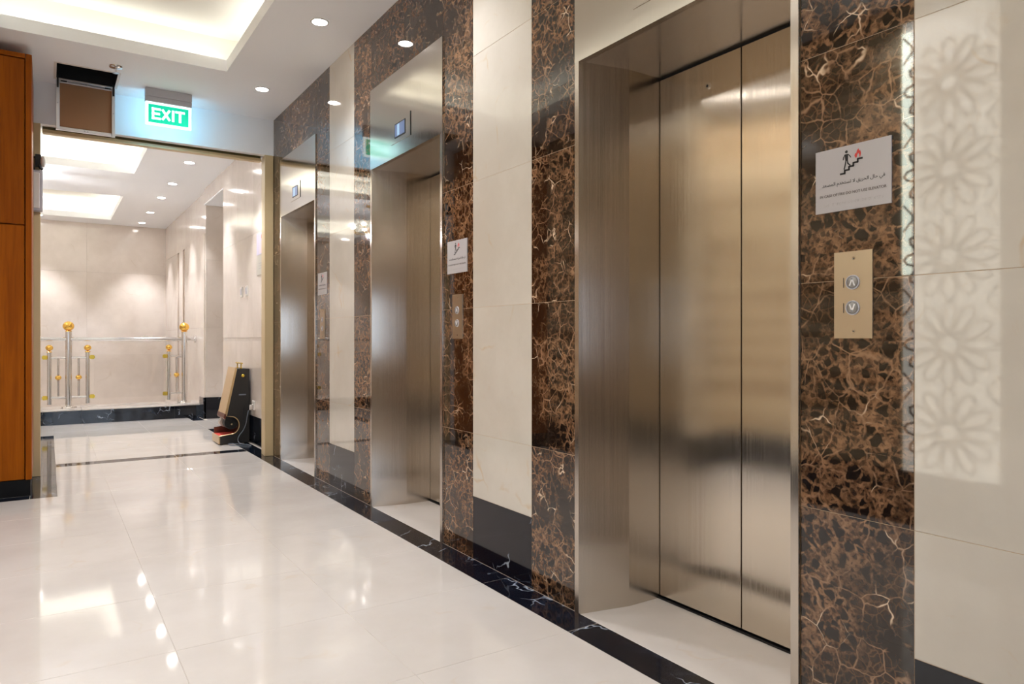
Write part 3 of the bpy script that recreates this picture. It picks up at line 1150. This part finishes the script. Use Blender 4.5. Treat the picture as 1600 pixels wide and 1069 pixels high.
# sprinkler
sp = empty('sprinkler_head', (0.44, 5.9, ZC))
a, b = ray(181)
k = (ZC - CAMZ) * FPX / (530 - 104)
spx, spy = a * k, b * k
lathe('escutcheon', [(0.045, 0.0), (0.042, -0.008), (0.02, -0.014)], (spx, spy, ZC), CHROME, sp)
tube('stem', [(spx, spy, ZC - 0.01), (spx, spy, ZC - 0.045)], 0.007, CHROME, sp)
lathe('deflector', [(0.022, 0.0), (0.022, -0.003)], (spx, spy, ZC - 0.045), CHROME, sp)
adopt(sp)
tag(sp, 'small chrome sprinkler head on the ceiling behind the hatch corner', 'sprinkler')


# ------------------------------------------------------------------ downlights
def downlight(x, y, watts, label, group, r=0.045, strength=None, angle=135, aim=0.0):
    e = empty('downlight', (x, y, ZC))
    lathe('trim_ring', [(r + 0.012, -0.001), (r + 0.011, -0.005), (r + 0.001, -0.005), (r, -0.001), (r + 0.012, -0.001)], (x, y, ZC), TRIMW, e, 'Z', 28)
    lathe('lens', [(r, -0.0005), (r, -0.003), (r * .5, -0.0035)], (x, y, ZC), LAMP, e, 'Z', 28)
    la = bpy.data.lights.new('lamp', 'SPOT')
    la.energy = watts
    la.color = WARM
    la.spot_size = math.radians(angle)
    la.spot_blend = 1.0 if angle > 120 else 0.6
    la.shadow_soft_size = 0.03
    lo = bpy.data.objects.new('lamp', la)
    lo.location = (x, y, ZC - 0.03)
    lo.rotation_euler = (0, 0.36 if (angle > 120 and x > 0) else 0.0, 0)
    link(lo, e)
    adopt(e)
    tag(e, label, 'light', group)


downlight(1.41, 4.32, SPOT_W, 'round recessed downlight over the middle elevator', 'lobby downlights')
downlight(1.41, 5.73, SPOT_W, 'round recessed downlight over the elevator closest to the header', 'lobby downlights')
for y in (2.91, 1.50, 0.09, -1.32):
    downlight(1.41, y, SPOT_W * (1.0 if y > 2 else 0.4), 'recessed downlight further along the elevator wall, out of the frame', 'unseen lobby downlights')
for y in (3.68, 2.10, 0.70, -0.70):
    downlight(-0.57, y, SPOT_W * (1.2 if y > 2 else 0.4), 'recessed downlight along the opposite wall, out of the frame', 'unseen lobby downlights')
HL = ['recessed downlight of the hall ceiling closest to the header', 'second recessed hall downlight counted from the header',
      'third recessed hall downlight counted from the header', 'fourth recessed hall downlight counted from the header, near the far wall',
      'recessed hall downlight right against the far wall, above its bright patch']
for (x, y), lb in zip(((1.32, 8.56), (1.32, 9.84), (1.32, 10.9), (1.33, 12.26), (1.33, 13.42)), HL):
    downlight(x, y, SPOT_HALL_W, lb, 'hall downlights', 0.05, None, 72)
downlight(1.32, 6.95, SPOT_HALL_W, 'recessed hall downlight hidden behind the header', 'unseen hall downlights', 0.05, None, 72)
for x in (-0.12, -1.5):
    downlight(x, 13.45, SPOT_HALL_W, 'recessed hall downlight over the far wall beyond the cabinet side', 'unseen hall downlights', 0.05, None, 72)

# ------------------------------------------------------------------ chandelier over the hidden side of the hall
CHX, CHY = -0.62, 9.9
ch = empty('chandelier', (CHX, CHY, ZC))
lathe('ceiling_rose', [(0.09, 0.0), (0.085, -0.015), (0.03, -0.03)], (CHX, CHY, ZC), GOLD, ch)
tube('stem', [(CHX, CHY, ZC - 0.03), (CHX, CHY, 2.66)], 0.010, GOLD, ch)
lathe('hub', ball_prof(0.05, 8), (CHX, CHY, 2.66), GOLD, ch)
for k in range(8):
    a = k * math.pi / 4
    ca, sa = math.cos(a), math.sin(a)
    am = tube('arm', [(CHX + r * ca, CHY + r * sa, z) for r, z in ((0.03, 2.66), (0.14, 2.60), (0.25, 2.61), (0.30, 2.68))], 0.008, GOLD, ch, 8)
    lathe('bulb', ball_prof(0.024, 8), (CHX + 0.30 * ca, CHY + 0.30 * sa, 2.715), LAMP, am, 'Z', 14)
la = bpy.data.lights.new('lamp', 'POINT')
la.energy = 30
la.color = WARM
la.shadow_soft_size = 0.03
lo = bpy.data.objects.new('lamp', la)
lo.location = (CHX, CHY, 2.58)
link(lo, ch)
adopt(ch)
tag(ch, 'brass chandelier with eight bulbs over the hidden hall side, mirrored in dark marble', 'chandelier')

# ------------------------------------------------------------------ things on the hall wall
e = empty('wall_notice', (XH, 7.02, 1.97))
M = wall_matrix(7.02, 1.975, XH)
bm = bmesh.new()
add_poly(bm, [(-0.16, -0.105), (0.16, -0.105), (0.16, 0.105), (-0.16, 0.105)], M, 0, 0.006)
obj('board', bm, LILAC, e)
bm = bmesh.new()
add_poly(bm, [(-0.05, -0.095), (0.15, -0.095), (0.15, 0.02), (-0.05, 0.02)], M, 0.005, 0.007)
obj('pink_field', bm, PINK, e)
bm = bmesh.new()
add_poly(bm, [(0.02, 0.045), (0.10, 0.045), (0.10, 0.080), (0.02, 0.080)], M, 0.005, 0.007)
obj('red_field', bm, REDI, e)
adopt(e)
tag(e, 'pink and lilac printed notice on pale hall wall just inside the opening', 'notice')
e = empty('wall_plaque', (XH, 7.02, 1.77))
M = wall_matrix(7.02, 1.77, XH)
bm = bmesh.new()
add_poly(bm, [(-0.16, -0.095), (0.16, -0.095), (0.16, 0.095), (-0.16, 0.095)], M, 0, 0.006)
obj('plate', bm, GREYN, e)
bm = bmesh.new()
for k in range(3):
    add_poly(bm, [(-0.08, 0.012 - k * .025), (0.12, 0.012 - k * .025), (0.12, 0.018 - k * .025), (-0.08, 0.018 - k * .025)], M, 0.005, 0.0068)
obj('print_lines', bm, INKF, e)
adopt(e)
tag(e, 'grey plaque under the pink notice on the hall wall', 'plaque')
for y, lb in ((7.83, 'white wall switch on the hall wall, the one closer to the stair railing'), (7.60, 'white wall switch on the hall wall, the one closer to the pink notice')):
    e = empty('wall_switch', (XH, y, 1.545))
    box('plate', XH - 0.010, XH, y - 0.045, y + 0.045, 1.495, 1.600, PLAST, e, 0.003)
    box('rocker', XH - 0.015, XH - 0.009, y - 0.02, y + 0.02, 1.515, 1.580, GREYP, e, 0.002)
    adopt(e)
    tag(e, lb, 'switch', 'hall wall switches')

# ------------------------------------------------------------------ shoe polishing machine
Y0, Y1 = 7.42, 7.75
XB = 1.70
sm = empty('shoe_polisher', (1.56, 7.58, 0))
arc = [(1.525 + 0.078 * math.cos(a), 0.19 + 0.088 * math.sin(a)) for a in [math.radians(-95 + 190 * k / 12) for k in range(13)]]
side = [(XB, 0.012), (1.4225, 0.012), (1.4225, 0.088)] + arc + [(1.482, 0.285), (1.579, 0.752), (XB, 0.752)]
for y0, y1 in ((Y0, Y0 + 0.018), (Y1 - 0.018, Y1)):
    sp_ = prism('side_panel', side, y0, y1, 'Y', SHOEB, sm)
    if y0 == Y0:
        # bright edging that follows the front outline
        out = [(1.415, 0.03), (1.415, 0.088)] + arc + [(1.482, 0.285), (1.579, 0.752)]
        bm = bmesh.new()
        add_tube(bm, [(p[0], Y0 - 0.001, p[1]) for p in out[1:]], 0.0045, 6)
        obj('edging', bm, SHOEC, sp_, True)
prism('front_panel', [(1.479, 0.30), (1.467, 0.30), (1.566, 0.765), (1.579, 0.765)], Y0 - 0.002, Y1 + 0.002, 'Y', SHOEC, sm)
prism('panel_fold', [(1.464, 0.255), (1.455, 0.27), (1.464, 0.31), (1.479, 0.305), (1.476, 0.262)], Y0 - 0.002, Y1 + 0.002, 'Y', SHOEBR, sm)
box('top_panel', 1.575, XB, Y0 + 0.019, Y1 - 0.019, 0.735, 0.750, SHOEB, sm)
box('back_panel', XB - 0.015, XB - 0.001, Y0 + 0.019, Y1 - 0.019, 0.02, 0.735, SHOEB, sm)
box('inner_wall', 1.610, 1.62, Y0 + 0.019, Y1 - 0.019, 0.09, 0.40, SHOEBR, sm)
box('tray', 1.418, 1.68, Y0 + 0.019, Y1 - 0.019, 0.012, 0.078, SHOEC, sm)
box('red_mat', 1.422, 1.60, Y0 + 0.02, Y1 - 0.03, 0.078, 0.090, REDM, sm)
box('toe_board', 1.410, 1.422, Y0 + 0.0, Y1 - 0.0, 0.014, 0.088, SHOEC, sm)
prism('far_cheek', [(1.423, 0.091), (1.423, 0.150), (1.50, 0.155), (1.61, 0.22), (1.61, 0.091)], Y1 - 0.03, Y1 - 0.019, 'Y', SHOEBR, sm)


def brush(y0, y1, mat, r, x=1.535, z=0.20):
    bm = bmesh.new()
    n = 36
    for k in range(n):
        a0, a1 = 2 * math.pi * k / n, 2 * math.pi * (k + 0.55) / n
        add_prism(bm, [(x + .02 * math.cos(a0), z + .02 * math.sin(a0)), (x + r * math.cos(a0), z + r * math.sin(a0)), (x + r * math.cos(a1), z + r * math.sin(a1))], y0, y1, 'Y')
    add_lathe(bm, [(r * .93, y0 - Y0 + .002), (r * .93, y1 - Y0 - .002)], (x, Y0, z), 'Y', 24)
    return obj('brush_roll', bm, mat, sm)


brush(Y0 + 0.025, Y0 + 0.125, BLKP, 0.068, 1.535, 0.215)
brush(Y0 + 0.20, Y0 + 0.29, BRUSHW, 0.048, 1.505, 0.205)
tube('axle', [(1.535, Y0 + 0.015, 0.20), (1.535, Y1 - 0.02, 0.20)], 0.010, CHROME, sm)
lathe('side_knob', [(0.018, 0.0), (0.018, -0.006), (0.013, -0.012), (0.004, -0.014)], (1.638, Y0, 0.683), GOLDY, sm, 'Y', 18)
bm = bmesh.new()
add_box(bm, 1.60, 1.668, Y0 - 0.004, Y0 + 0.001, 0.487, 0.498)
obj('vent_slot', bm, CABLE, sm)
box('vertical_slot', 1.640, 1.648, Y0 - 0.003, Y0 + 0.001, 0.25, 0.36, BLKP, sm)
hd = tube('grab_handle', [(1.638, Y0 + 0.03, 0.805), (1.638, Y1 - 0.03, 0.805)], 0.008, GOLDY, sm)
for y in (Y0 + 0.08, Y1 - 0.09):
    lathe('handle_post', [(0.012, 0.0), (0.012, 0.008), (0.006, 0.012), (0.006, 0.05), (0.011, 0.056)], (1.638, y, 0.750), GOLDY, hd, 'Z', 12)
for x in (1.44, 1.67):
    for y in (Y0 + 0.03, Y1 - 0.03):
        lathe('foot', [(0.014, 0.0), (0.014, 0.013)], (x, y, 0.0), BLKP, sm, 'Z', 10)
adopt(sm)
tag(sm, 'black and champagne shoe polishing machine with red mat standing against hall wall', 'shoe polisher')

e = empty('power_socket', (XH, 7.30, 0.39))
box('plate', XH - 0.012, XH, 7.255, 7.345, 0.345, 0.435, PLAST, e, 0.003)
box('plug', XH - 0.05, XH - 0.012, 7.28, 7.32, 0.345, 0.40, CHROME, e, 0.006)
adopt(e)
tag(e, 'wall socket with plug low on the hall wall behind the shoe polisher', 'socket')
pts = [(1.665, 7.30, 0.343), (1.655, 7.31, 0.28), (1.65, 7.34, 0.21), (1.632, 7.375, 0.14), (1.60, 7.395, 0.09), (1.585, 7.395, 0.045), (1.60, 7.36, 0.012), (1.66, 7.25, 0.006),
       (1.64, 7.16, 0.006), (1.56, 7.24, 0.006), (1.50, 7.34, 0.006), (1.50, 7.40, 0.012), (1.58, 7.36, 0.007), (1.64, 7.28, 0.007), (1.67, 7.20, 0.007)]
sm_pts = []
P_ = [Vector(p) for p in pts]
for i in range(len(P_) - 1):
    p0, p1, p2, p3 = P_[max(i - 1, 0)], P_[i], P_[i + 1], P_[min(i + 2, len(P_) - 1)]
    for q in range(4):
        u = q / 4
        sm_pts.append(0.5 * ((2 * p1) + (p2 - p0) * u + (2 * p0 - 5 * p1 + 4 * p2 - p3) * u * u + (3 * p1 - p0 - 3 * p2 + p3) * u ** 3))
sm_pts.append(P_[-1])
for p in sm_pts:
    p.z = max(p.z, 0.0045)
cbl = tube('power_cable', sm_pts, 0.004, CABLE, None, 6)
tag(cbl, 'thin grey power cable looping from the socket to the floor by the shoe polisher', 'cable')
